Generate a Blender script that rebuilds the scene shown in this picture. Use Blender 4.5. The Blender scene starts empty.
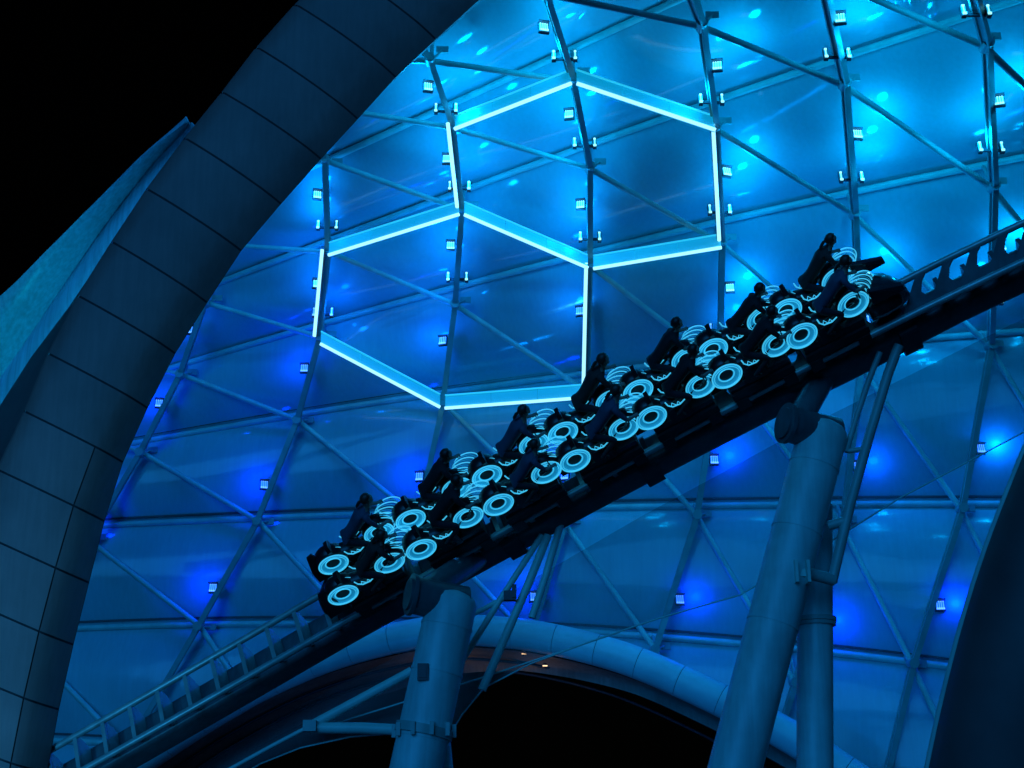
import bpy, bmesh, math, random
import numpy as np
from mathutils import Vector, Matrix
random.seed(7)
PI = math.pi
S = bpy.context.scene
COL = S.collection

# ------------------------------------------------------------------ camera
PITCH = math.radians(20.0)
FPX = 1407.0
CAM = Vector((0, 0, 1.6))
FW = Vector((0, math.cos(PITCH), math.sin(PITCH)))
UP = Vector((0, -math.sin(PITCH), math.cos(PITCH)))
RT = Vector((1, 0, 0))
cd = bpy.data.cameras.new('camera')
cd.sensor_fit = 'HORIZONTAL'
cd.angle = 2 * math.atan(512 / FPX)
cd.clip_start = 0.1
cd.clip_end = 5000
cam = bpy.data.objects.new('camera', cd)
COL.objects.link(cam)
cam.location = CAM
cam.rotation_euler = (PI / 2 + PITCH, 0, 0)
S.camera = cam

# ------------------------------------------------------------------ world: night sky
SUN_EL, SUN_ROT = math.radians(14), math.radians(200)
w = bpy.data.worlds.new('World')
S.world = w
w.use_nodes = True
nt = w.node_tree
bgn = nt.nodes['Background']
sky = nt.nodes.new('ShaderNodeTexSky')
sky.sky_type = 'NISHITA'
sky.sun_disc = False
sky.sun_elevation = SUN_EL
sky.sun_rotation = SUN_ROT
nt.links.new(sky.outputs[0], bgn.inputs[0])
bgn.inputs[1].default_value = 0.00006

# blue fill: one sun lamp added as ambient wash, low behind camera left
sl = bpy.data.lights.new('blue_fill', 'SUN')
sl.energy = 0.98
sl.angle = math.radians(40)
sl.color = (0.018, 0.33, 1.0)
so = bpy.data.objects.new('blue_fill', sl)
COL.objects.link(so)
sd = Vector((math.sin(SUN_ROT) * math.cos(SUN_EL), math.cos(SUN_ROT) * math.cos(SUN_EL), math.sin(SUN_EL)))
so.rotation_euler = (-sd).to_track_quat('-Z', 'Y').to_euler()
so.location = sd * 60

S.view_settings.view_transform = 'Standard'
S.view_settings.look = 'None'
S.view_settings.exposure = 0.0
S.view_settings.gamma = 1.0
S.view_settings.use_curve_mapping = False
S.cycles.use_denoising = True
S.cycles.max_bounces = 6
S.cycles.transparent_max_bounces = 12
S.cycles.sample_clamp_indirect = 3.0
S.cycles.caustics_reflective = False
S.cycles.caustics_refractive = False

# ------------------------------------------------------------------ helpers
def P(px, py, d):
    """world point seen at pixel (px,py) at camera depth d"""
    return CAM + d * (FW + RT * ((px - 512) / FPX) + UP * ((384 - py) / FPX))

def PY(px, py, y):
    """world point seen at pixel (px,py) on the vertical plane Y = y"""
    r = FW + RT * ((px - 512) / FPX) + UP * ((384 - py) / FPX)
    return CAM + r * (y / r.y)

def PX(p):
    q = Vector(p) - CAM
    d = q.dot(FW)
    return 512 + FPX * q.dot(RT) / d, 384 - FPX * q.dot(UP) / d

def interp(x, xs, ys):
    return float(np.interp(x, xs, ys))

def catmull(pts, n):
    pts = [Vector(p) for p in pts]
    out = []
    for k in range(len(pts) - 1):
        p0 = pts[max(k - 1, 0)]; p1 = pts[k]; p2 = pts[k + 1]; p3 = pts[min(k + 2, len(pts) - 1)]
        for q in range(n):
            t = q / n
            out.append(0.5 * ((2 * p1) + (p2 - p0) * t + (2 * p0 - 5 * p1 + 4 * p2 - p3) * t * t + (3 * p1 - p0 - 3 * p2 + p3) * t ** 3))
    out.append(pts[-1])
    return out

class MB:
    """collects shapes and links them as ONE mesh object"""
    def __init__(self):
        self.v = []; self.f = []; self.sm = []; self.mi = []
    def add(self, vs, fs, smooth=False, mi=0):
        o = len(self.v)
        self.v += [tuple(p) for p in vs]
        for f in fs:
            self.f.append([i + o for i in f]); self.sm.append(smooth); self.mi.append(mi)
    def box(self, c, s, M=None, mi=0):
        c = Vector(c); hx, hy, hz = s[0] / 2, s[1] / 2, s[2] / 2
        vs = [c + Vector((x, y, z)) for x in (-hx, hx) for y in (-hy, hy) for z in (-hz, hz)]
        if M: vs = [M @ v for v in vs]
        self.add(vs, [(0, 1, 3, 2), (4, 6, 7, 5), (0, 4, 5, 1), (2, 3, 7, 6), (0, 2, 6, 4), (1, 5, 7, 3)], False, mi)
    def sweep(self, pts, prof, up=(0, 0, 1), smooth=True, cap=True, scales=None, mi=0, ups=None):
        """sweeps a closed 2D profile [(a,b)] along pts: a along side, b along up"""
        pts = [Vector(p) for p in pts]; n = len(prof); vs = []
        for k, p in enumerate(pts):
            a = pts[max(k - 1, 0)]; b = pts[min(k + 1, len(pts) - 1)]
            t = (b - a).normalized()
            u = Vector(ups[k]) if ups else Vector(up)
            sdv = t.cross(u)
            if sdv.length < 1e-5: sdv = t.cross(Vector((0, 1, 0.01)))
            sdv.normalize(); uu = sdv.cross(t).normalized()
            sc = scales[k] if scales else 1.0
            for (x, y) in prof: vs.append(p + sdv * x * sc + uu * y * sc)
        fs = []
        for k in range(len(pts) - 1):
            for q in range(n):
                r = (q + 1) % n
                fs.append((k * n + q, k * n + r, (k + 1) * n + r, (k + 1) * n + q))
        self.add(vs, fs, smooth, mi)
        if cap:
            self.add(vs[:n], [tuple(range(n))[::-1]], False, mi)
            self.add(vs[-n:], [tuple(range(n))], False, mi)
    def tube(self, pts, r, seg=10, **k):
        self.sweep(pts, [(r * math.cos(2 * PI * q / seg), r * math.sin(2 * PI * q / seg)) for q in range(seg)], **k)
    def torus(self, M, R, r, seg=40, rs=8, a0=0, a1=2 * PI, mi=0):
        full = abs(a1 - a0 - 2 * PI) < 1e-4
        n = seg if full else seg + 1
        vs = []
        for k in range(n):
            a = a0 + (a1 - a0) * k / seg
            for q in range(rs):
                b = 2 * PI * q / rs
                rr = R + r * math.cos(b)
                vs.append(M @ Vector((rr * math.cos(a), r * math.sin(b), rr * math.sin(a))))
        fs = []
        for k in range(seg):
            k2 = (k + 1) % n
            for q in range(rs):
                q2 = (q + 1) % rs
                fs.append((k * rs + q, k * rs + q2, k2 * rs + q2, k2 * rs + q))
        self.add(vs, fs, True, mi)
    def lathe(self, M, prof, seg=32, mi=0, smooth=True):
        """profile [(radius, y)] turned about the local Y axis"""
        vs = []; n = len(prof)
        for k in range(seg):
            a = 2 * PI * k / seg
            for (r, y) in prof: vs.append(M @ Vector((r * math.cos(a), y, r * math.sin(a))))
        fs = []
        for k in range(seg):
            k2 = (k + 1) % seg
            for q in range(n - 1): fs.append((k * n + q, k * n + q + 1, k2 * n + q + 1, k2 * n + q))
        self.add(vs, fs, smooth, mi)
    def loft(self, secs, mi=0, smooth=True, closed=True):
        n = len(secs[0]); vs = [p for s_ in secs for p in s_]; fs = []
        for k in range(len(secs) - 1):
            for q in range(n if closed else n - 1):
                r = (q + 1) % n
                fs.append((k * n + q, k * n + r, (k + 1) * n + r, (k + 1) * n + q))
        if closed:
            fs.append(tuple(range(n))[::-1]); fs.append(tuple((len(secs) - 1) * n + q for q in range(n)))
        self.add(vs, fs, smooth, mi)
    def mesh(self, name, mats, fixn=True):
        me = bpy.data.meshes.new(name)
        me.from_pydata(self.v, [], self.f)
        for m in (mats if isinstance(mats, (list, tuple)) else [mats]): me.materials.append(m)
        me.polygons.foreach_set('use_smooth', self.sm)
        me.polygons.foreach_set('material_index', self.mi)
        if fixn:
            bm = bmesh.new(); bm.from_mesh(me)
            bmesh.ops.recalc_face_normals(bm, faces=bm.faces)
            bm.to_mesh(me); bm.free()
        me.update()
        return me
    def build(self, name, mats, parent=None, M=None, fixn=True):
        o = bpy.data.objects.new(name, self.mesh(name, mats, fixn))
        COL.objects.link(o)
        if parent: o.parent = parent
        if M is not None: o.matrix_basis = M
        return o

def tag(o, label=None, cat=None, group=None, kind=None):
    if label: o['label'] = label
    if cat: o['category'] = cat
    if group: o['group'] = group
    if kind: o['kind'] = kind
    return o

def empty(name, loc, label, cat, group=None):
    o = bpy.data.objects.new(name, None)
    COL.objects.link(o)
    o.location = loc
    o.empty_display_size = 0.3
    return tag(o, label, cat, group)

def rel(parent_loc):
    return Matrix.Translation(-Vector(parent_loc))

def copy_part(o, parent):
    c = o.copy(); COL.objects.link(c); c.parent = parent
    return c

# ------------------------------------------------------------------ materials
def mat(name, col, rough=0.5, metal=0.0, spec=0.5, var=0.0, vscale=3.0, bump=0.0, bscale=20.0, emit=None, estr=0.0,
        coat=0.0, island=0.0, streak=0.0, bstretch=(1, 1, 1)):
    m = bpy.data.materials.new(name); m.use_nodes = True
    t = m.node_tree; b = t.nodes['Principled BSDF']
    b.inputs['Base Color'].default_value = (*col, 1)
    b.inputs['Roughness'].default_value = rough
    b.inputs['Metallic'].default_value = metal
    b.inputs['Specular IOR Level'].default_value = spec
    b.inputs['Coat Weight'].default_value = coat
    b.inputs['Coat Roughness'].default_value = 0.08
    if emit:
        b.inputs['Emission Color'].default_value = (*emit, 1)
        b.inputs['Emission Strength'].default_value = estr
    tc = t.nodes.new('ShaderNodeTexCoord')
    fac = None
    if var > 0:
        n = t.nodes.new('ShaderNodeTexNoise'); n.inputs['Scale'].default_value = vscale; n.inputs['Detail'].default_value = 6
        t.links.new(tc.outputs['Object'], n.inputs['Vector'])
        mr = t.nodes.new('ShaderNodeMapRange'); mr.inputs[1].default_value = 0.3; mr.inputs[2].default_value = 0.7
        mr.inputs[3].default_value = 1 - var; mr.inputs[4].default_value = 1 + var
        t.links.new(n.outputs[0], mr.inputs[0]); fac = mr.outputs[0]
    if streak > 0:
        mp = t.nodes.new('ShaderNodeMapping'); mp.inputs['Scale'].default_value = (5.0, 5.0, 0.12)
        t.links.new(tc.outputs['Object'], mp.inputs[0])
        n = t.nodes.new('ShaderNodeTexNoise'); n.inputs['Scale'].default_value = 1.6; n.inputs['Detail'].default_value = 5
        t.links.new(mp.outputs[0], n.inputs['Vector'])
        mr = t.nodes.new('ShaderNodeMapRange'); mr.inputs[1].default_value = 0.3; mr.inputs[2].default_value = 0.7
        mr.inputs[3].default_value = 1 - streak; mr.inputs[4].default_value = 1 + streak * 0.6
        t.links.new(n.outputs[0], mr.inputs[0])
        if fac:
            mu = t.nodes.new('ShaderNodeMath'); mu.operation = 'MULTIPLY'
            t.links.new(fac, mu.inputs[0]); t.links.new(mr.outputs[0], mu.inputs[1]); fac = mu.outputs[0]
        else: fac = mr.outputs[0]
    if island > 0:
        g = t.nodes.new('ShaderNodeNewGeometry')
        mr = t.nodes.new('ShaderNodeMapRange'); mr.inputs[3].default_value = 1 - island; mr.inputs[4].default_value = 1 + island
        t.links.new(g.outputs['Random Per Island'], mr.inputs[0])
        if fac:
            mu = t.nodes.new('ShaderNodeMath'); mu.operation = 'MULTIPLY'
            t.links.new(fac, mu.inputs[0]); t.links.new(mr.outputs[0], mu.inputs[1]); fac = mu.outputs[0]
        else: fac = mr.outputs[0]
    if fac:
        vm = t.nodes.new('ShaderNodeVectorMath'); vm.operation = 'SCALE'
        vm.inputs[0].default_value = col
        t.links.new(fac, vm.inputs['Scale'])
        t.links.new(vm.outputs[0], b.inputs['Base Color'])
    if bump > 0:
        n = t.nodes.new('ShaderNodeTexNoise'); n.inputs['Scale'].default_value = bscale; n.inputs['Detail'].default_value = 4
        mb_ = t.nodes.new('ShaderNodeMapping'); mb_.inputs['Scale'].default_value = bstretch
        t.links.new(tc.outputs['Object'], mb_.inputs[0]); t.links.new(mb_.outputs[0], n.inputs['Vector'])
        bp = t.nodes.new('ShaderNodeBump'); bp.inputs['Strength'].default_value = bump; bp.inputs['Distance'].default_value = 0.05
        t.links.new(n.outputs[0], bp.inputs['Height'])
        t.links.new(bp.outputs[0], b.inputs['Normal'])
    return m

M_film = mat('canopy_film', (0.22, 0.56, 0.61), rough=0.09, spec=0.38, var=0.04, vscale=0.5, bump=0.10, bscale=1.0, bstretch=(1.8, 0.6, 0.35), streak=0.05)
M_outer = mat('outer_roof_film', (0.22, 0.56, 0.66), rough=0.35, var=0.10, vscale=0.6, streak=0.25, bump=0.15, bscale=1.2)
M_steel = mat('painted_steel', (0.30, 0.68, 0.62), rough=0.42, var=0.12, vscale=2.0)
M_rib = mat('rib_steel', (0.16, 0.40, 0.38), rough=0.40, var=0.12, vscale=2.0)
M_column = mat('column_steel', (0.28, 0.64, 0.64), rough=0.42, var=0.14, vscale=1.3, bump=0.05, bscale=6, streak=0.12)
M_dark = mat('dark_metal', (0.035, 0.045, 0.055), rough=0.45, var=0.2, vscale=4)
M_track = mat('track_paint', (0.07, 0.11, 0.12), rough=0.38, var=0.25, vscale=1.5, streak=0.2)
M_rail = mat('rail_steel', (0.30, 0.42, 0.40), rough=0.34, metal=0.3, var=0.2, vscale=3)
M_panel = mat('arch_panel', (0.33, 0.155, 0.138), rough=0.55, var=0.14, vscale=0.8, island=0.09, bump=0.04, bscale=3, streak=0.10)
M_gap = mat('arch_gap', (0.03, 0.033, 0.037), rough=0.8)
M_tile = mat('tube_cladding', (0.44, 0.80, 0.80), rough=0.4, var=0.10, vscale=0.9, island=0.05)
M_soffit = mat('soffit_board', (0.26, 0.22, 0.19), rough=0.75, var=0.3, vscale=0.7, streak=0.25)
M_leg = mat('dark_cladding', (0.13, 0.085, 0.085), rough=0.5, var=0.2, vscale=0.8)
M_black = mat('black_plastic', (0.012, 0.014, 0.017), rough=0.35, var=0.3, vscale=8)
M_gloss = mat('gloss_shell', (0.02, 0.025, 0.03), rough=0.18, coat=0.5)
M_ground = mat('dark_paving', (0.045, 0.045, 0.05), rough=0.8, var=0.3, vscale=0.5, bump=0.3, bscale=8)
M_led = mat('led_strip', (0.5, 0.9, 0.95), emit=(0.42, 0.95, 1.0), estr=1.15)
M_ledtop = mat('led_edge', (0.2, 0.6, 0.7), emit=(0.02, 0.55, 0.80), estr=0.75)
M_diff = mat('light_diffuser', (0.2, 0.5, 0.6), rough=0.3, emit=(0.0, 0.28, 0.50), estr=0.75)
M_ring = mat('ring_light', (0.3, 0.8, 0.9), emit=(0.05, 0.50, 0.80), estr=0.95)
M_ring2 = mat('ring_light_dim', (0.2, 0.6, 0.7), emit=(0.003, 0.12, 0.25), estr=1.0)
M_lens_c = mat('lamp_lens_cyan', (0.3, 0.7, 0.8), emit=(0.30, 0.92, 1.0), estr=1.6)
M_lens_b = mat('lamp_lens_blue', (0.2, 0.4, 0.8), emit=(0.16, 0.52, 1.0), estr=1.2)
M_face_c = mat('lamp_face_cyan', (0.2, 0.5, 0.6), emit=(0.0, 0.34, 0.62), estr=1.0)
M_face_b = mat('lamp_face_blue', (0.1, 0.3, 0.6), emit=(0.0, 0.10, 0.55), estr=1.0)
M_warm = mat('lamp_lens_warm', (0.8, 0.6, 0.4), emit=(1.0, 0.62, 0.30), estr=2.0)

def netmat():
    m = bpy.data.materials.new('net_mesh'); m.use_nodes = True
    t = m.node_tree; b = t.nodes['Principled BSDF']; out = t.nodes['Material Output']
    b.inputs['Base Color'].default_value = (0.10, 0.22, 0.24, 1)
    b.inputs['Roughness'].default_value = 0.6
    tr = t.nodes.new('ShaderNodeBsdfTransparent'); mx = t.nodes.new('ShaderNodeMixShader')
    tc = t.nodes.new('ShaderNodeTexCoord'); n = t.nodes.new('ShaderNodeTexNoise'); n.inputs['Scale'].default_value = 0.5
    t.links.new(tc.outputs['Object'], n.inputs['Vector'])
    mr = t.nodes.new('ShaderNodeMapRange'); mr.inputs[3].default_value = 0.28; mr.inputs[4].default_value = 0.46
    t.links.new(n.outputs[0], mr.inputs[0]); t.links.new(mr.outputs[0], mx.inputs[0])
    t.links.new(tr.outputs[0], mx.inputs[1]); t.links.new(b.outputs[0], mx.inputs[2]); t.links.new(mx.outputs[0], out.inputs[0])
    return m
M_net = netmat()

# ------------------------------------------------------------------ ground
g = MB(); g.add([(-600, -300, 0), (600, -300, 0), (600, 900, 0), (-600, 900, 0)], [(0, 1, 2, 3)])
tag(g.build('ground', M_ground), kind='structure')

# ------------------------------------------------------------------ canopy lattice nodes
KN = {(0, 1): (205, 303), (0, 2): (180, 375), (0, 3): (140, 453), (0, 4): (88, 542), (0, 5): (28, 650),
      (1, 0): (325, 160), (1, 1): (328, 252), (1, 2): (320, 338), (1, 3): (297, 421), (1, 4): (257, 522), (1, 5): (198, 627),
      (2, -1): (430, 60), (2, 0): (453, 127), (2, 1): (462, 210), (2, 2): (455, 305), (2, 3): (443, 403), (2, 4): (418, 520), (2, 5): (365, 640),
      (3, -1): (545, -8), (3, 0): (573, 80), (3, 1): (590, 168), (3, 2): (590, 265), (3, 3): (587, 392), (3, 4): (565, 525), (3, 5): (530, 640),
      (4, 0): (702, 25), (4, 1): (716, 128), (4, 2): (722, 243), (4, 3): (720, 365), (4, 4): (697, 516), (4, 5): (655, 650),
      (5, 1): (845, 84), (5, 2): (855, 214), (5, 3): (861, 366), (5, 4): (843, 526), (5, 5): (795, 683),
      (6, 1): (987, 45), (6, 2): (994, 187), (6, 3): (991, 346), (6, 4): (962, 509), (6, 5): (913, 664)}
ks = list(KN)
def basis(i, j): return [1, i, j, i * i, i * j, j * j]
A = np.array([basis(*k) for k in ks], float)
cx = np.linalg.lstsq(A, np.array([KN[k][0] for k in ks], float), rcond=None)[0]
cy = np.linalg.lstsq(A, np.array([KN[k][1] for k in ks], float), rcond=None)[0]
I0, I1, J0, J1 = -3, 9, -3, 9

def can_y(px, py):
    s = min(max((450 - py) / 450, 0), 1.45)
    y = 52 - 14 * s ** 1.6
    return y - 6 * min(max((px - 300) / 724, -0.5), 1.4)

def node_px(i, j):
    if (i, j) in KN: return KN[(i, j)]
    b = np.array(basis(i, j), float)
    x, y = float(b @ cx), float(b @ cy)
    # pull towards the residual of the nearest measured node
    k = min(ks, key=lambda q: abs(q[0] - i) + abs(q[1] - j))
    bb = np.array(basis(*k), float)
    d = abs(k[0] - i) + abs(k[1] - j)
    f = max(0, 1 - d / 6)
    return x + f * (KN[k][0] - float(bb @ cx)), y + f * (KN[k][1] - float(bb @ cy))

NODE = {}
for i in range(I0, I1 + 1):
    for j in range(J0, J1 + 1):
        px, py = node_px(i, j)
        NODE[i, j] = PY(px, py, can_y(px, py))

def back(px, py):
    """from a lattice node back to the film purlin"""
    s = min(max((450 - py) / 450, 0), 1.2)
    return Vector((0, 0.8, 0.75 + 1.0 * s))
PUR = {}
for k, p in NODE.items():
    px, py = PX(p)
    PUR[k] = p + back(px, py)

# straighten each purlin row: a smooth curve through the row
for j in range(J0, J1 + 1):
    q = [PX(PUR[i, j]) for i in range(0, 7)]
    fx = [p[0] for p in q]; fy = [p[1] for p in q]
    pf = np.polyfit(fx, fy, 2)
    for i in range(I0, I1 + 1):
        x, y = PX(PUR[i, j])
        xe = min(max(x, min(fx) - 60), max(fx) + 60)
        yn = float(np.polyval(pf, xe)) + float(np.polyval(np.polyder(pf), xe)) * (x - xe)
        PUR[i, j] = PUR[i, j].lerp(PY(x, yn, PUR[i, j].y), 1.0)
# left edge of the canopy: it ends behind the middle of the tiled arch
AMX = ([-300, -140, -40, 43, 134, 202, 300, 404, 517, 642, 772, 905, 1000], [640, 520, 385, 305, 235, 190, 125, 92, 45, 8, -20, -45, -60])
def edge_x(p):
    x, y = PX(p)
    return CAM.x + (p - CAM).dot(FW) * (float(np.interp(y, *AMX)) - 512) / FPX

# lower arch line (opening in the canopy) in world space
ARCH_PX = [(-30, 905), (25, 850), (90, 797), (152, 753), (215, 712), (280, 677), (340, 653), (401, 637), (450, 630), (511, 633), (560, 641), (611, 654), (650, 668),
           (684, 683), (728, 704), (782, 732), (833, 764), (890, 805), (950, 865), (985, 910)]
ARCH = catmull([PY(x, y, can_y(x, y) - 1.4) for x, y in ARCH_PX], 6)
ax = [p.x for p in ARCH]; az = [p.z for p in ARCH]
def arch_z(x):
    if x <= ax[0] or x >= ax[-1]: return -1
    return interp(x, ax, az)

can = empty('canopy', (0, 50, 0), 'huge curved canopy of blue lit film on a steel lattice', 'canopy')
RC = rel(can.location)

# film strips between purlins
for j in range(J0, J1):
    sub, nu = 8, 12
    vs = []; n = 0
    cols = (I1 - I0) * sub + 1
    top = catmull([PUR[i, j] for i in range(I0, I1 + 1)], sub)
    bot = catmull([PUR[i, j + 1] for i in range(I0, I1 + 1)], sub)
    for c in range(cols):
        a, b = top[c], bot[c]
        dn = (b - a)
        nrm = Vector((1, 0, 0)).cross(dn).normalized()
        if nrm.y > 0: nrm = -nrm           # towards the inside, towards the viewer
        for q in range(nu + 1):
            t = q / nu
            p = a.lerp(b, t) + nrm * (0.50 * (1 - (2 * t - 1) ** 2) - 0.05)
            zl = arch_z(p.x) + 0.1
            if p.z < zl: p = Vector((p.x, p.y, zl))
            if p.z < 0: p.z = 0
            p = Vector((max(p.x, edge_x(p)), p.y, p.z))
            vs.append(p)
    fs = []
    for c in range(cols - 1):
        for q in range(nu):
            f = (c * (nu + 1) + q, (c + 1) * (nu + 1) + q, (c + 1) * (nu + 1) + q + 1, c * (nu + 1) + q + 1)
            v4 = [Vector(vs[x]) for x in f]
            if ((v4[1] - v4[0]).cross(v4[3] - v4[0])).length + ((v4[1] - v4[2]).cross(v4[3] - v4[2])).length > 1e-4: fs.append(f)
    if not fs: continue
    m = MB(); m.add(vs, fs, True)
    m.build('film_strip', M_film, can, RC, fixn=False)

def cut(pts, margin=0.2):
    """parts of a polyline that stay above the opening and the ground"""
    runs = [[]]
    for p in pts:
        if p.z > max(arch_z(p.x) + margin, 0.0) and p.x > edge_x(p): runs[-1].append(p)
        elif runs[-1]: runs.append([])
    return [r for r in runs if len(r) > 1]

def dense(pts, n=10):
    out = []
    for a, b in zip(pts, pts[1:]): out += [a.lerp(b, q / n) for q in range(n)]
    return out + [pts[-1]]

IBOX = lambda w_, h_: [(-w_ / 2, -h_ / 2), (w_ / 2, -h_ / 2), (w_ / 2, h_ / 2), (-w_ / 2, h_ / 2)]
def ibeam(w_, h_, t_):
    return [(-w_ / 2, -h_ / 2), (w_ / 2, -h_ / 2), (w_ / 2, -h_ / 2 + t_), (t_ / 2, -h_ / 2 + t_), (t_ / 2, h_ / 2 - t_), (w_ / 2, h_ / 2 - t_),
            (w_ / 2, h_ / 2), (-w_ / 2, h_ / 2), (-w_ / 2, h_ / 2 - t_), (-t_ / 2, h_ / 2 - t_), (-t_ / 2, -h_ / 2 + t_), (-w_ / 2, -h_ / 2 + t_)]
for i in range(I0, I1 + 1):                      # ribs: straight between nodes, kinked at them
    pts = dense([NODE[i, j] for j in range(J0, J1 + 1)])
    m = MB()
    for r in cut(pts): m.sweep(r, ibeam(0.19, 0.30, 0.06), up=(0, 1, 0.3), smooth=False)
    if m.v: m.build('rib', M_rib, can, RC)
for k in range(I0 - J1, I1 - J0 + 1):            # diagonals
    seq = [NODE[i, i - k] + Vector((0, 0.22, 0.1)) for i in range(I0, I1 + 1) if J0 <= i - k <= J1]
    if len(seq) < 2: continue
    m = MB()
    for r in cut(dense(seq)): m.tube(r, 0.105, seg=10, up=(0, 1, 0.2))
    if m.v: m.build('diagonal_tube', M_steel, can, RC)
for j in range(J0, J1 + 1):                      # purlins carrying the film
    seq = catmull([PUR[i, j] + Vector((0, -0.05, -0.12)) for i in range(I0, I1 + 1)], 8)
    for r in cut(seq):
        m = MB(); m.tube(r, 0.12, seg=10); m.build('purlin', M_steel, can, RC)
    for r in cut([p + Vector((0, 0.0, 0.26)) for p in seq]):
        m = MB(); m.sweep(r, IBOX(0.07, 0.07), smooth=False); m.build('film_clamp', M_dark, can, RC)
for (i, j), p in NODE.items():                   # stub posts node -> purlin, with gusset
    x, y = PX(p)
    if not (-60 < x < 1080 and -60 < y < 760) or p.z < arch_z(p.x) + 0.4 or p.x < edge_x(p): continue
    m = MB()
    m.tube([p + Vector((0, -0.2, 0)), p + Vector((0, 0.25, 0.05))], 0.17, seg=12, up=(0, 0, 1))
    m.tube([p + Vector((0.05, 0.1, 0.0)), PUR[i, j]], 0.07, seg=8, up=(1, 0, 0))
    q = p.lerp(PUR[i, j], 0.35)
    m.box(q + Vector((0.38, 0.1, -0.05)), (0.40, 0.08, 0.24))
    m.tube([p + Vector((0, 0.1, 0)), q + Vector((0.38, 0.1, -0.05))], 0.045, seg=6, up=(0, 1, 0))
    m.build('node_bracket', M_rib, can, RC)

# ------------------------------------------------------------------ lit hexagons
def led_bar(a, b, parent, R, flat):
    """a bar of a lit hexagon between two nodes, in front of the lattice"""
    off = Vector((0, -0.42, -0.05))
    a = a + off; b = b + off
    d = (b - a).normalized()
    a2 = a + d * 0.10; b2 = b - d * 0.10
    if flat:
        h = 0.50
        m = MB(); n_ = Vector((0, 1, 0)); dn = Vector((0, 0, -1))
        sec = lambda p: [p + Vector((0, 0, 0.18)), p + Vector((0, 0, 0.18 - h)), p + Vector((0, 0.14, 0.18 - h)), p + Vector((0, 0.14, 0.18))]
        for q in range(3):                       # three diffuser lengths with fine gaps
            m.loft([sec(a2.lerp(b2, q / 3 + 0.0015)), sec(a2.lerp(b2, (q + 1) / 3 - 0.0015))], smooth=False)
        bar = m.build('light_bar', M_diff, parent, R)
        m = MB(); m.tube([a2 + Vector((0, -0.03, 0.18 - h)), b2 + Vector((0, -0.03, 0.18 - h))], 0.062, seg=8)
        m.build('led_tube', M_led, bar)
        m = MB(); m.tube([a2 + Vector((0, -0.02, 0.20)), b2 + Vector((0, -0.02, 0.20))], 0.03, seg=6)
        m.build('edge_tube', M_ledtop, bar)
    else:
        m = MB(); o = Vector((-0.14, 0.10, 0))
        m.sweep([a + o, b + o], IBOX(0.16, 0.10), up=(0, 1, 0.2), smooth=False)
        bar = m.build('light_bar', M_dark, parent, R)
        m = MB(); o = Vector((-0.16, 0.0, -0.05))
        m.tube([a + o, b + o], 0.066, seg=8, up=(0, 1, 0.2))
        m.build('led_tube', M_led, bar)

N_ = NODE
def hexagon(c, label, edges):
    t = empty('hexagon_light', c, label, 'hexagon light', 'lit hexagons on the canopy')
    R = rel(c)
    for a, b, fl in edges: led_bar(N_[a], N_[b], t, R, fl)
    return t
hexagon(N_[3, 1], 'upper right lit hexagon of cyan light bars on the canopy lattice',
        [((2, 0), (3, 0), 1), ((3, 0), (4, 1), 1), ((4, 1), (4, 2), 0), ((3, 2), (4, 2), 1), ((2, 1), (3, 2), 1), ((2, 0), (2, 1), 0)])
hexagon(N_[2, 2], 'lower left lit hexagon of cyan light bars below the other one',
        [((1, 1), (2, 1), 1), ((1, 1), (1, 2), 0), ((1, 2), (2, 3), 1), ((2, 3), (3, 3), 1), ((3, 2), (3, 3), 0)])

# ------------------------------------------------------------------ floodlights on the ribs
ORD = ['first', 'second', 'third', 'fourth', 'fifth', 'sixth', 'seventh', 'eighth', 'ninth', 'tenth', 'eleventh', 'twelfth', 'thirteenth', 'fourteenth', 'fifteenth', 'sixteenth']
RIBNAME = {0: 'the rib nearest the tiled arch', 1: 'the rib forming the left side of the lower hexagon', 2: 'the rib through the middle of the lower hexagon',
           3: 'the rib through the middle of the upper hexagon', 4: 'the rib forming the right side of the upper hexagon',
           5: 'the first rib clear of the hexagons', 6: 'the rib nearest the right edge'}
def lamp_mesh(lens):
    """small LED wall washer: housing with a grid of diodes, brightest row at the bottom"""
    h = MB(); h.box((0, 0.10, 0), (0.34, 0.10, 0.36)); h.box((0, 0.0, 0.19), (0.36, 0.16, 0.03)); h.box((0, 0.2, 0.02), (0.06, 0.12, 0.06))
    f = MB(); f.box((0, 0.035, 0.0), (0.29, 0.02, 0.30))
    l = MB()
    for q in range(4):
        l.box((-0.105 + q * 0.07, 0.0, -0.125), (0.055, 0.03, 0.055)); l.box((-0.105 + q * 0.07, 0.012, 0.02), (0.010, 0.02, 0.22))
        l.box((-0.105 + q * 0.07, 0.005, 0.135), (0.035, 0.02, 0.018))
    return h, f, l
def twin_mesh():
    """two slim heads, one on each side of the rib"""
    h = MB(); fs_ = []; ls_ = []
    h.box((0, 0.22, 0), (0.74, 0.06, 0.08))
    for sx in (-0.34, 0.34):
        f = MB(); l = MB()
        h.box((sx, 0.10, 0), (0.13, 0.12, 0.40)); f.box((sx, 0.035, 0), (0.09, 0.02, 0.34))
        l.box((sx, 0.0, -0.15), (0.10, 0.03, 0.07)); l.box((sx, 0.01, 0.15), (0.07, 0.03, 0.05)); l.box((sx, 0.014, 0.0), (0.02, 0.02, 0.28))
        fs_.append(f); ls_.append(l)
    return h, fs_, ls_
LM = {}
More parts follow.
